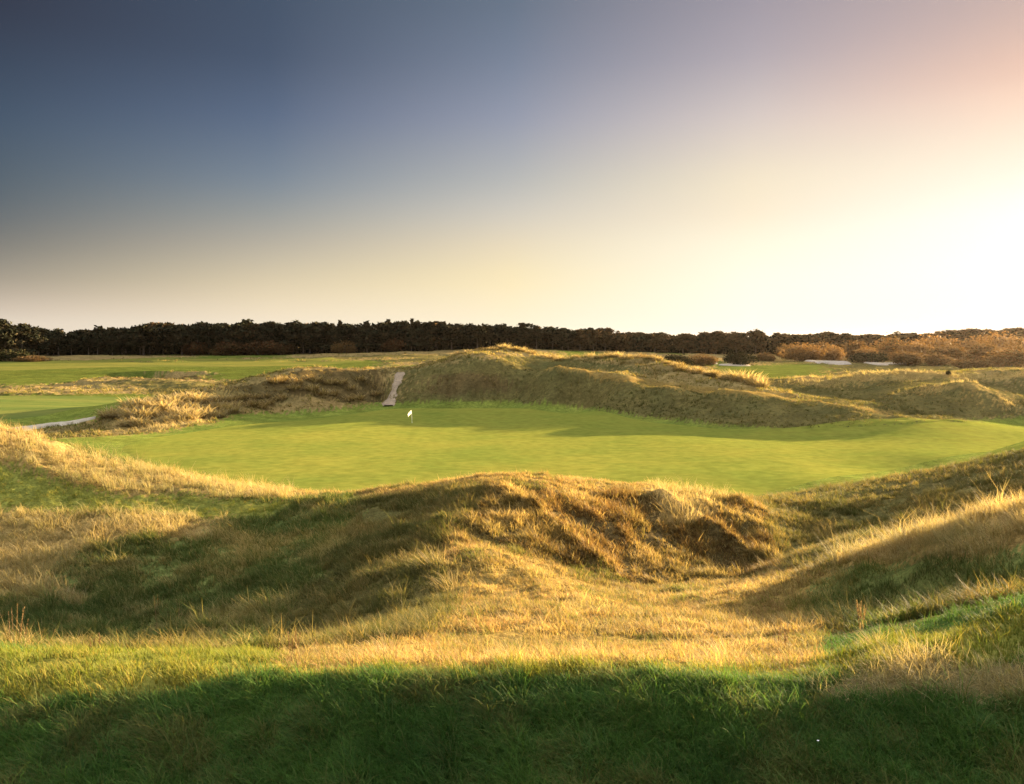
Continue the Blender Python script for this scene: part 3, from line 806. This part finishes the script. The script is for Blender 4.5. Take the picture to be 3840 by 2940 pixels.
def pine_meshes(seed, spruce=False, colours=C_PINE):
    """10 m tree: trunk with limbs, crown as leaf sprays"""
    H = 10.0
    bend = rng.normal(0, .25, 2)
    path = [(bend[0] * t * t, bend[1] * t * t, H * t - .3 * (t == 0)) for t in np.linspace(0, .9, 7)]
    parts = [tube(path, np.linspace(.20, .05, 7))]
    cent, rad = [], []
    low = .2 if seed % 2 else .36
    if spruce:
        for t in np.linspace(.25, .97, 7):
            w = (1.05 - t) * 2.3 + .3
            cent.append((bend[0] * t * t + rng.normal(0, .15), bend[1] * t * t + rng.normal(0, .15), H * t)); rad.append((w, w, .9))
    else:
        for k in range(15):
            t = rng.uniform(low, .93); an = rng.uniform(0, 6.28); q = rng.uniform(.2, 1.0) * min(1.25 - t, .62) * 3.4
            c = (bend[0] + q * math.cos(an), bend[1] + q * math.sin(an), H * t); cent.append(c); rad.append((rng.uniform(1.1, 1.7), rng.uniform(1.1, 1.7), rng.uniform(.6, 1.1)))
            s = np.array((bend[0] * .4, bend[1] * .4, H * (t - .12)))
            parts.append(tube([s, (s + np.array(c)) / 2 + (0, 0, -.1), c], (.07, .05, .02), 5))
        cent.append((bend[0], bend[1], H * .93)); rad.append((.8, .8, .75))
    V, F = join(parts)
    tv, tf, tc = clumps(cent, rad, 1000, .46, colours)
    return np_mesh('trunk', V, [F]), np_mesh('crown', tv, [tf], tc)


def bush_meshes(colours, nl=9, leaf=.22, n=900, flat=.75):
    """2 m wide, about 1.3 m tall rounded bush"""
    cent, rad = [(0, 0, .55)], [(.78, .78, .62 * flat + .1)]
    for k in range(nl):
        an = rng.uniform(0, 6.28); q = rng.uniform(.35, .7)
        cent.append((q * math.cos(an), q * math.sin(an), rng.uniform(.3, .75) * flat + .1)); rad.append((rng.uniform(.3, .48), rng.uniform(.3, .48), rng.uniform(.25, .42)))
    tv, tf, tc = clumps(cent, rad, int(n * 2.2), leaf * .32, colours)
    parts = []
    for k in range(5):
        an = k * 1.26 + rng.uniform(0, .5)
        parts.append(tube([(0.05 * math.cos(an), .05 * math.sin(an), -.15), (.25 * math.cos(an), .25 * math.sin(an), .3), (.5 * math.cos(an), .5 * math.sin(an), .7)], (.04, .03, .012), 5))
    V, F = join(parts)
    return np_mesh('stem', V, [F]), np_mesh('foliage', tv, [tf], tc)


def woody(name, meshes, px, d, scale, label, cat, group=None, names=('trunk', 'crown'), rz=None):
    x, y = (px - CX) / FPX * d, d
    root = bpy.data.objects.new(name, None); COL.objects.link(root)
    root.location = (x, y, float(base_height(np.array([x]), np.array([y]))[0]) - .05)
    root.rotation_euler = (0, 0, rng.uniform(0, 6.28) if rz is None else rz)
    root.scale = scale
    a = bpy.data.objects.new(names[0], meshes[0]); COL.objects.link(a); a.parent = root
    b = bpy.data.objects.new(names[1], meshes[1]); COL.objects.link(b); b.parent = root
    return tag(root, label, cat, group)


def mats(ms, trunk=M_BARK, leaf=M_LEAF):
    ms[0].materials.append(trunk); ms[1].materials.append(leaf); return ms


PINES = [mats(pine_meshes(i), leaf=M_NEEDLE) for i in range(8)]
SPRUCES = [mats(pine_meshes(i, True), leaf=M_NEEDLE) for i in range(3)]
BROADS = [mats(pine_meshes(i, False, C_PINEB), leaf=M_NEEDLE) for i in range(6)]
SKY_X = [-200, 0, 60, 110, 200, 270, 300, 400, 480, 560, 640, 700, 740, 780, 870, 1000, 1100, 1200, 1270, 1330, 1400, 1460, 1550, 1620, 1700, 1800, 1880, 1950, 2050, 2100, 2194, 2400]
SKY_Y = [688, 690, 695, 705, 705, 698, 690, 690, 689, 691, 690, 686, 691, 688, 686, 690, 695, 700, 700, 710, 712, 712, 708, 709, 714, 710, 717, 710, 706, 703, 700, 698]


def tree_row(n, d0, px0, px1, drop, rowtag):
    for i in range(n):
        px = px0 + (px1 - px0) * (i + rng.uniform(-.8, .8)) / (n - 1)
        d = np.interp(px, [-200, 200, 1000, 1400, 2300], [345, 352, 362, 400, 400]) + d0 + rng.uniform(-5, 5)
        top = np.interp(px, SKY_X, SKY_Y) + drop + abs(rng.normal(0, 4.2)) - 3.5 * (rng.random() < .1)
        x, y = (px - CX) / FPX * d, d
        zb = float(base_height(np.array([x]), np.array([y]))[0])
        h = P(px, top, d)[2] - zb
        if px < 150: lb, gp = 'dark bushy pine at the left end of the far forest', 'pines at the left end of the forest'
        elif px < 410: lb, gp = 'dark pine in the low even stretch of far forest behind the fairway', 'pines behind the far fairway'
        elif px < 800: lb, gp = 'tall dark pine of the far forest behind the rust coloured shrubs', 'pines behind the rust shrubs'
        elif px < 960: lb, gp = 'tall dark pine of the far forest above the sandy path', 'pines above the sandy path'
        elif px < 1290: lb, gp = 'dark pine of the far forest behind the highest dune', 'pines behind the highest dune'
        elif px < 1680: lb, gp = 'low brownish tree of the far wood behind the two dark hummocks', 'trees behind the dark hummocks'
        elif px < 1900: lb, gp = 'low brownish tree of the far wood behind the round russet bush', 'trees behind the russet bush'
        else: lb, gp = 'brown tree on the skyline of the far wood at the right', 'brown trees of the right hand wood'
        pool = BROADS if px > 1280 or rng.random() < .12 else (SPRUCES if 690 < px < 950 and rng.random() < .45 else PINES)
        s = h / 9.9
        wd = max(s, .7) * rng.uniform(1.0, 1.7) * (1.3 if px > 1280 else 1.0)
        woody('tree' if pool is BROADS else 'pine_tree', pool[rng.integers(len(pool))], px, d, (wd, wd, s), lb, 'tree', gp)


tree_row(118, 0, -60, 2260, 3, 0)
tree_row(112, 9, -70, 2265, 0, 1)

# the dark inside of the wood, where no single tree can be told
cnt = 36000
pxs = rng.uniform(-120, 2320, cnt)
dd = np.interp(pxs, [-200, 200, 1000, 1400, 2300], [345, 352, 362, 400, 400]) + rng.uniform(0, 34, cnt)
xx = (pxs - CX) / FPX * dd; zb = base_height(xx, dd)
ht = np.interp(pxs, SKY_X, SKY_Y)
ztop = EYE - (ht + 8 - HY) / FPX * dd
zz = zb + rng.uniform(0, 1, cnt) ** 1.5 * np.maximum(ztop - zb, .6)
V, F, C = clumps([(0, 0, 0)], [(.01, .01, .01)], cnt, 1.0, C_PINE)
V = V.reshape(cnt, 4, 3) + np.stack([xx, dd, zz], 1)[:, None, :]
under = link('wood_thicket', np_mesh('wood_thicket', V.reshape(-1, 3), [F], C * .8), M_NEEDLE, kind='stuff')
tag(under, 'dark thicket filling the far forest between and behind its front trees', 'thicket')

B_RUST = [mats(bush_meshes(C_RUST)) for _ in range(2)]
B_RUSSET = [mats(bush_meshes(C_RUSSET, 7, .16, 1600)) for _ in range(2)]
B_BROWN = [mats(bush_meshes(C_BROWN, 7, .16, 1500)) for _ in range(2)]
B_DARK = [mats(bush_meshes(C_DKBUSH, 7, .18, 1300), leaf=M_NEEDLE) for _ in range(2)]


def bush(pool, px, d, wpx, hpx, label, name='bush'):
    """a bush wpx wide and hpx tall as seen from the tee"""
    w = wpx / FPX * d / 2.0 * rng.uniform(.9, 1.15); h = hpx / FPX * d / 1.28
    return woody(name, pool[rng.integers(len(pool))], px, d, (w, w * .9, h), label, 'bush', None, ('stem', 'foliage'))


for px, d, w, h, lb in ((420, 350, 75, 34, 'small rust red shrub at the forest edge, leftmost of the rust shrubs'), (475, 349, 60, 20, 'low brown shrub at the forest edge between the red ones'), (500, 350, 81, 36, 'broad rust red shrub at the forest edge in the middle'),
                        (560, 351, 90, 38, 'wide orange brown shrub at the forest edge left of the tall pines'), (602, 352, 69, 32, 'rust shrub at the forest edge at the end of the row, nearest the pines'), (740, 354, 66, 32, 'dull olive brown shrub before the tall pines'), (845, 354, 60, 34, 'brown shrub at the forest edge right above the sandy path')):
    bush(B_RUST if 'ru' in lb[:12] or 'orange' in lb else B_BROWN, px, d, w, h, lb)
for px, d, hpx, wd, lb in ((-25, 300, 92, 1.9, 'big dark tree cut by the left edge of the view in front of the forest'), (12, 306, 86, 1.8, 'dark broad tree just inside the left edge in front of the forest'), (48, 312, 74, 1.6, 'dark tree third from the left edge in front of the forest'), (84, 318, 58, 1.3, 'lower dark tree at the right end of the clump by the left edge')):
    woody('tree', PINES[rng.integers(len(PINES))], px, d, (wd, wd, hpx / FPX * d / 9.9), lb, 'tree')
bush(B_DARK, 30, 296, 90, 30, 'dark undergrowth at the foot of the trees by the left edge')
bush(B_BROWN, 70, 292, 90, 16, 'low reddish brown scrub at the foot of the dark bushes on the left')
bush(B_DARK, 1441, 232, 86, 34, 'dark rounded hummock of scrub just above the dune crest')
bush(B_BROWN, 1500, 250, 70, 30, 'brown scrub between the two dark hummocks')
bush(B_DARK, 1587, 262, 92, 34, 'second dark hummock of scrub, right of the one above the crest')
bush(B_BROWN, 1640, 290, 60, 26, 'brownish scrub behind the second dark hummock')
bush(B_RUSSET, 1722, 305, 92, 46, 'big round russet bush beside the sand bunkers')
bush(B_RUSSET, 1786, 312, 56, 40, 'narrower russet bush adjoining the big round one')
bush(B_RUSSET, 1858, 300, 50, 40, 'pale orange peaked bush above the small bright bunker')
bush(B_DARK, 1868, 292, 104, 28, 'dark green brown bush below the pale orange peak')
bush(B_RUSSET, 1957, 318, 104, 52, 'large orange dome shaped bush near the right skyline')
bush(B_BROWN, 2035, 300, 96, 46, 'broad brown bush right of the orange dome')
bush(B_BROWN, 1945, 278, 110, 34, 'brown thicket below the orange dome')
bush(B_BROWN, 2110, 290, 90, 56, 'olive brown bush towards the right edge under the skyline')
bush(B_RUSSET, 2050, 345, 120, 50, 'high orange brown bush on the skyline at the right')
bush(B_BROWN, 2170, 262, 110, 50, 'brown bush at the right edge above the ridges')
bush(B_BROWN, 2185, 320, 90, 62, 'tall brown bush at the right edge against the sky')
bush(B_BROWN, 2085, 246, 120, 26, 'low dark brown scrub on the slope at the right')
for px, d, w, h, lb in ((1690, 340, 70, 40, 'brown scrub against the far wood left of the big round russet bush'), (1760, 345, 80, 44, 'brown scrub between the round russet bush and the far wood'), (1830, 340, 80, 48, 'brown scrub behind the pale orange peaked bush'),
                        (1905, 345, 90, 56, 'tall brown scrub behind the dark bush and its orange peak'), (2000, 352, 110, 60, 'orange brown scrub on the skyline behind the dome shaped bush'), (2130, 350, 120, 66, 'high orange brown scrub on the skyline nearest the right edge'),
                        (2010, 268, 80, 30, 'low brown scrub in front of the broad brown bush'), (2130, 252, 80, 30, 'rounded brown scrub below the bush at the right edge'), (1890, 310, 60, 30, 'dark brown scrub between the pale orange peak and the dome')):
    bush(B_RUSSET if 'orange brown' in lb else B_BROWN, px, d, w, h, lb)
bush(B_DARK, 2032, 137, 15, 12, 'tiny dark bush alone on the crest of the right ridge')

# ------------------------------------------------------------------ flag and marker post
def flagstick():
    px = 882
    d = find_d(px, 907, 80, 128)
    x, y = (px - CX) / FPX * d, d
    z = float(gz(x, y)[0]) + .03
    root = bpy.data.objects.new('flagstick', None); COL.objects.link(root); root.location = (x, y, z); root.scale = (.88, .88, .88)
    tag(root, 'white flag on a thin pole standing in the green', 'golf flag')
    pole = [(0, 0, -.1), (-.03, 0, .8), (-.07, 0, 1.66)]
    V, F = tube(pole, (.022, .02, .016), 10)
    link('pole', np_mesh('pole', V, [F], None, True), plain_mat('pole_paint', (.75, .75, .68), .4, .05), root)
    nu, nv = 14, 9
    U, W = np.meshgrid(np.linspace(0, 1, nu), np.linspace(0, 1, nv), indexing='ij')
    fx = -.07 - U * .50 * (1 - .15 * W); fy = .07 * np.sin(U * 7 + W * 2) * U
    fz = 1.64 - W * .42 - U * U * .42 - U * .12 - .05 * np.sin(U * 5) * W
    vt = np.stack([fx.ravel(), fy.ravel(), fz.ravel()], 1)
    ii = np.arange(nu * nv).reshape(nu, nv)
    q = np.stack([ii[:-1, :-1], ii[1:, :-1], ii[1:, 1:], ii[:-1, 1:]], -1).reshape(-1, 4)
    fo = link('flag', np_mesh('flag', vt, [q], None, True), plain_mat('flag_cloth', (.9, .9, .8), .7, .03, 8, .5), root)
    md = fo.modifiers.new('thickness', 'SOLIDIFY'); md.thickness = .004
    a = np.linspace(0, 2 * math.pi, 20, endpoint=False)
    ring = [(.054 * math.cos(t), .054 * math.sin(t)) for t in a]
    V = np.array([(p[0], p[1], .012) for p in ring] + [(p[0] * 1.3, p[1] * 1.3, .012) for p in ring] + [(p[0] * 1.3, p[1] * 1.3, -.1) for p in ring] + [(p[0], p[1], -.1) for p in ring])
    F = np.array([(r * 20 + i, r * 20 + (i + 1) % 20, (r + 1) * 20 + (i + 1) % 20, (r + 1) * 20 + i) for r in range(3) for i in range(20)])
    link('cup', np_mesh('cup', V, [F], None, True), plain_mat('cup_plastic', (.8, .8, .75), .4, .03), root)


flagstick()
V, F = tube([(0, 0, -.2), (0, 0, .52), (0, 0, .60)], (.055, .055, .02), 12)
post = stand(link('marker_post', np_mesh('marker_post', V, [F], None, True), plain_mat('post_paint', (.8, .78, .72), .5, .06)), 64, find_d(64, 923, 85, 125), 0, 1)
tag(post, 'short white marker post beside the pale path at the left', 'post')

# small white flower in the shaded bank
root = bpy.data.objects.new('daisy', None); COL.objects.link(root)
fp = P(1751, 1612, find_d(1751, 1612, 5.5, 7.6)); root.scale = (.6, .6, .6)
root.location = (fp[0], fp[1], float(gz(fp[0], fp[1])[0])); tag(root, 'tiny white flower alone in the dark grass at the lower right', 'flower')
pv, pf = [], []
for k in range(10):
    a = k * math.pi / 5; u = np.array((math.cos(a), math.sin(a), .15)); w = np.array((-math.sin(a), math.cos(a), 0)); o = np.array((0, -.02, .15)); b = len(pv)
    pv += [o + u * .003 - w * .002, o + u * .012 - w * .004, o + u * .018, o + u * .012 + w * .004, o + u * .003 + w * .002]; pf.append((b, b + 1, b + 2, b + 3, b + 4))
link('petal_ring', np_mesh('petal_ring', np.array(pv), [np.array(pf)]), plain_mat('petal', (.85, .85, .82), .6, .03), root)
V, F = tube([(0, 0, -.02), (0, -.015, .08), (0, -.02, .15)], (.0015, .0015, .003), 6)
link('stem', np_mesh('stem', V, [F]), plain_mat('flower_stem', (.1, .2, .05), .6, .1), root)

# ------------------------------------------------------------------ sky
def srgb(c):
    return [((v / 255) / 12.92 if v / 255 <= .04045 else ((v / 255 + .055) / 1.055) ** 2.4) for v in c]


w = bpy.data.worlds.new('World'); scn.world = w; w.use_nodes = True
nt = w.node_tree; N, L = nt.nodes, nt.links; N.clear()
out = N.new('ShaderNodeOutputWorld'); bg = N.new('ShaderNodeBackground'); L.new(bg.outputs[0], out.inputs[0])
tc = N.new('ShaderNodeTexCoord'); sep = N.new('ShaderNodeSeparateXYZ'); L.new(tc.outputs['Generated'], sep.inputs[0])
az = N.new('ShaderNodeMath'); az.operation = 'ARCTAN2'; L.new(sep.outputs[0], az.inputs[0]); L.new(sep.outputs[1], az.inputs[1])
el = N.new('ShaderNodeMath'); el.operation = 'ARCSINE'; L.new(sep.outputs[2], el.inputs[0])
e01 = N.new('ShaderNodeMapRange'); e01.inputs[1].default_value = 0; e01.inputs[2].default_value = R(60); L.new(el.outputs[0], e01.inputs[0])
BACK = ((0, (190, 190, 190)), (6, (200, 205, 212)), (18, (200, 205, 215)), (60, (205, 210, 220)))  # unseen sky behind the camera, set bright to fill the shadows
HI = ((40, (160, 165, 180)), (60, (205, 210, 220)))  # unseen upper sky, raised for the same fill
SKY = [  # azimuth: (elevation, sRGB 0-255)
    (-179, BACK),
    (-60, ((0, (190, 178, 165)), (3, (130, 128, 124)), (6, (90, 98, 104)), (12, (62, 74, 92)), (18, (52, 58, 76)), (25, (60, 64, 82))) + HI),
    (-30, ((0, (232, 220, 202)), (.9, (225, 212, 195)), (1.9, (200, 185, 168)), (3.2, (164, 154, 139)), (5.3, (122, 120, 116)), (6.9, (98, 104, 110)), (8.6, (82, 94, 106)), (11.9, (64, 80, 101)), (15, (53, 64, 84)), (18, (46, 49, 66)), (25, (44, 48, 66))) + HI),
    (-15, ((0, (246, 234, 214)), (.9, (242, 228, 205)), (2.1, (234, 217, 187)), (3.6, (214, 199, 169)), (5.9, (178, 170, 156)), (7.6, (150, 152, 150)), (9.6, (120, 132, 146)), (13.2, (88, 103, 129)), (16.7, (68, 81, 104)), (19.7, (64, 77, 98)), (25, (64, 76, 100))) + HI),
    (0, ((0, (252, 242, 218)), (2.2, (250, 235, 200)), (3.7, (247, 229, 186)), (6, (228, 213, 185)), (7.9, (206, 199, 187)), (9.9, (180, 180, 178)), (13.6, (145, 150, 168)), (17.2, (116, 126, 146)), (20.3, (100, 112, 130)), (25, (92, 104, 124))) + HI),
    (15, ((0, (255, 252, 240)), (3.6, (255, 250, 232)), (5.9, (254, 244, 220)), (7.6, (247, 231, 204)), (9.6, (240, 225, 198)), (13.2, (212, 198, 192)), (16.7, (175, 165, 172)), (19.7, (157, 149, 159)), (25, (140, 138, 152))) + HI),
    (30, ((0, (255, 252, 240)), (2, (255, 254, 248)), (4, (255, 255, 252)), (6.9, (255, 254, 248)), (8.4, (254, 246, 232)), (10.6, (250, 232, 211)), (13, (245, 211, 189)), (14.5, (231, 193, 174)), (18, (198, 172, 165)), (25, (165, 155, 160))) + HI),
    (45, ((0, (255, 252, 240)), (4, (255, 255, 252)), (9, (255, 255, 250)), (12, (255, 244, 228)), (15, (245, 214, 192)), (20, (205, 180, 170)), (25, (175, 162, 165))) + HI),
    (75, ((0, (255, 245, 220)), (4, (250, 235, 205)), (9, (210, 198, 188)), (18, (140, 138, 148)), (25, (130, 134, 150))) + HI),
    (110, ((0, (225, 205, 180)), (4, (175, 168, 160)), (9, (120, 128, 140)), (18, (100, 112, 130)), (25, (110, 122, 142))) + HI),
    (179, BACK),
]
ELS = np.concatenate([np.linspace(0, 20, 25), [23, 27, 33, 40, 50, 60]])


def smooth_stops(stops):
    """evenly flowing tones between the listed ones"""
    e = np.array([q[0] for q in stops], float); c = np.array([q[1] for q in stops], float)
    f = np.linspace(0, 60, 1201)
    v = np.stack([np.interp(f, e, c[:, i]) for i in range(3)], 1)
    k = np.hanning(33); k /= k.sum()
    p = np.concatenate([np.repeat(v[:1], 16, 0), v, np.repeat(v[-1:], 16, 0)])
    v = np.stack([np.convolve(p[:, i], k, 'valid') for i in range(3)], 1)
    return [(x, [np.interp(x, f, v[:, i]) for i in range(3)]) for x in ELS]


prev = None
for i, (a, stops) in enumerate(SKY):
    stops = smooth_stops(stops)
    rp = N.new('ShaderNodeValToRGB'); L.new(e01.outputs[0], rp.inputs[0]); cr = rp.color_ramp; cr.interpolation = 'LINEAR'
    for j, (e, c) in enumerate(stops):
        ps = min(1, e / 60)
        elx = cr.elements[j] if j < 2 else cr.elements.new(ps)
        elx.position = ps; elx.color = (*srgb(c), 1)
    if prev is None:
        prev = rp.outputs[0]
    else:
        mp = N.new('ShaderNodeMapRange'); mp.interpolation_type = 'LINEAR'; mp.inputs[1].default_value = R(SKY[i - 1][0]); mp.inputs[2].default_value = R(a); L.new(az.outputs[0], mp.inputs[0])
        mx = N.new('ShaderNodeMix'); mx.data_type = 'RGBA'; L.new(mp.outputs[0], mx.inputs['Factor']); L.new(prev, mx.inputs['A']); L.new(rp.outputs[0], mx.inputs['B']); prev = mx.outputs['Result']
sk = N.new('ShaderNodeTexSky'); sk.sky_type = 'NISHITA'; sk.sun_disc = False; sk.sun_elevation = SUN_EL; sk.sun_rotation = SUN_AZ
sc1 = N.new('ShaderNodeVectorMath'); sc1.operation = 'SCALE'; sc1.inputs['Scale'].default_value = 1.0 / K / .1
L.new(prev, sc1.inputs[0])
sc2 = N.new('ShaderNodeVectorMath'); sc2.operation = 'SCALE'; sc2.inputs['Scale'].default_value = .01
L.new(sk.outputs[0], sc2.inputs[0])
ad = N.new('ShaderNodeVectorMath'); ad.operation = 'ADD'; L.new(sc1.outputs[0], ad.inputs[0]); L.new(sc2.outputs[0], ad.inputs[1])
zn = N.new('ShaderNodeMapRange'); zn.interpolation_type = 'SMOOTHSTEP'; zn.inputs[1].default_value = R(24); zn.inputs[2].default_value = R(55); zn.inputs[3].default_value = 0; zn.inputs[4].default_value = 1.0 / K / .1  # extra brightness added overhead, out of view, to lift the shadows
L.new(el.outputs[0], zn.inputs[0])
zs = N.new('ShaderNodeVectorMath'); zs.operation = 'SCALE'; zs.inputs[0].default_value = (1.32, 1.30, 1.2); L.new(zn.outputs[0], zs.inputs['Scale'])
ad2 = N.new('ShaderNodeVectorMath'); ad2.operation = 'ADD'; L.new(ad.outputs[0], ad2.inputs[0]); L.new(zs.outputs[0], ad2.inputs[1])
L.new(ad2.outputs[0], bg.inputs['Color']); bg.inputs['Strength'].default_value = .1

# ------------------------------------------------------------------ evening haze
hm, hnt, hout = new_mat('evening_air')
pv = hnt.nodes.new('ShaderNodeVolumePrincipled'); pv.inputs['Color'].default_value = (.95, .80, .62, 1); pv.inputs['Density'].default_value = .00002; pv.inputs['Anisotropy'].default_value = .8
hnt.links.new(pv.outputs[0], hout.inputs['Volume'])
hv = np.array([(x, y, z) for z in (-1.5, 32) for y in (-9300, 9300) for x in (-9300, 9300)], float)
hf = np.array([(0, 2, 3, 1), (4, 5, 7, 6), (0, 1, 5, 4), (2, 6, 7, 3), (0, 4, 6, 2), (1, 3, 7, 5)])
hz = link('haze', np_mesh('haze', hv, [hf]), hm, kind='stuff')
tag(hz, 'thin warm evening haze lying over the whole course', 'haze')

# ------------------------------------------------------------------ sun, camera, render
sd = bpy.data.lights.new('sun', 'SUN'); sd.energy = 5.0; sd.angle = R(.6); sd.color = (1, .73, .43)
so = bpy.data.objects.new('sun', sd); COL.objects.link(so)
so.rotation_euler = (math.pi / 2 - SUN_EL, 0, math.pi - SUN_AZ)
so.location = (60, 60, 60)
cd = bpy.data.cameras.new('camera'); cam = bpy.data.objects.new('camera', cd); COL.objects.link(cam)
cam.location = (0, 0, EYE); cam.rotation_euler = (math.pi / 2 - PITCH, 0, 0)
cd.sensor_width = 36; cd.lens = 36 * FPX / 2194.0; cd.clip_end = 20000; cd.clip_start = .1
scn.camera = cam
scn.view_settings.view_transform = 'Standard'; scn.view_settings.look = 'None'; scn.view_settings.exposure = EXPOSURE; scn.view_settings.gamma = 1
scn.render.engine = 'CYCLES'
scn.cycles.use_denoising = True
scn.cycles.max_bounces = 6; scn.cycles.diffuse_bounces = 3; scn.cycles.transmission_bounces = 4
scn.cycles.use_adaptive_sampling = True
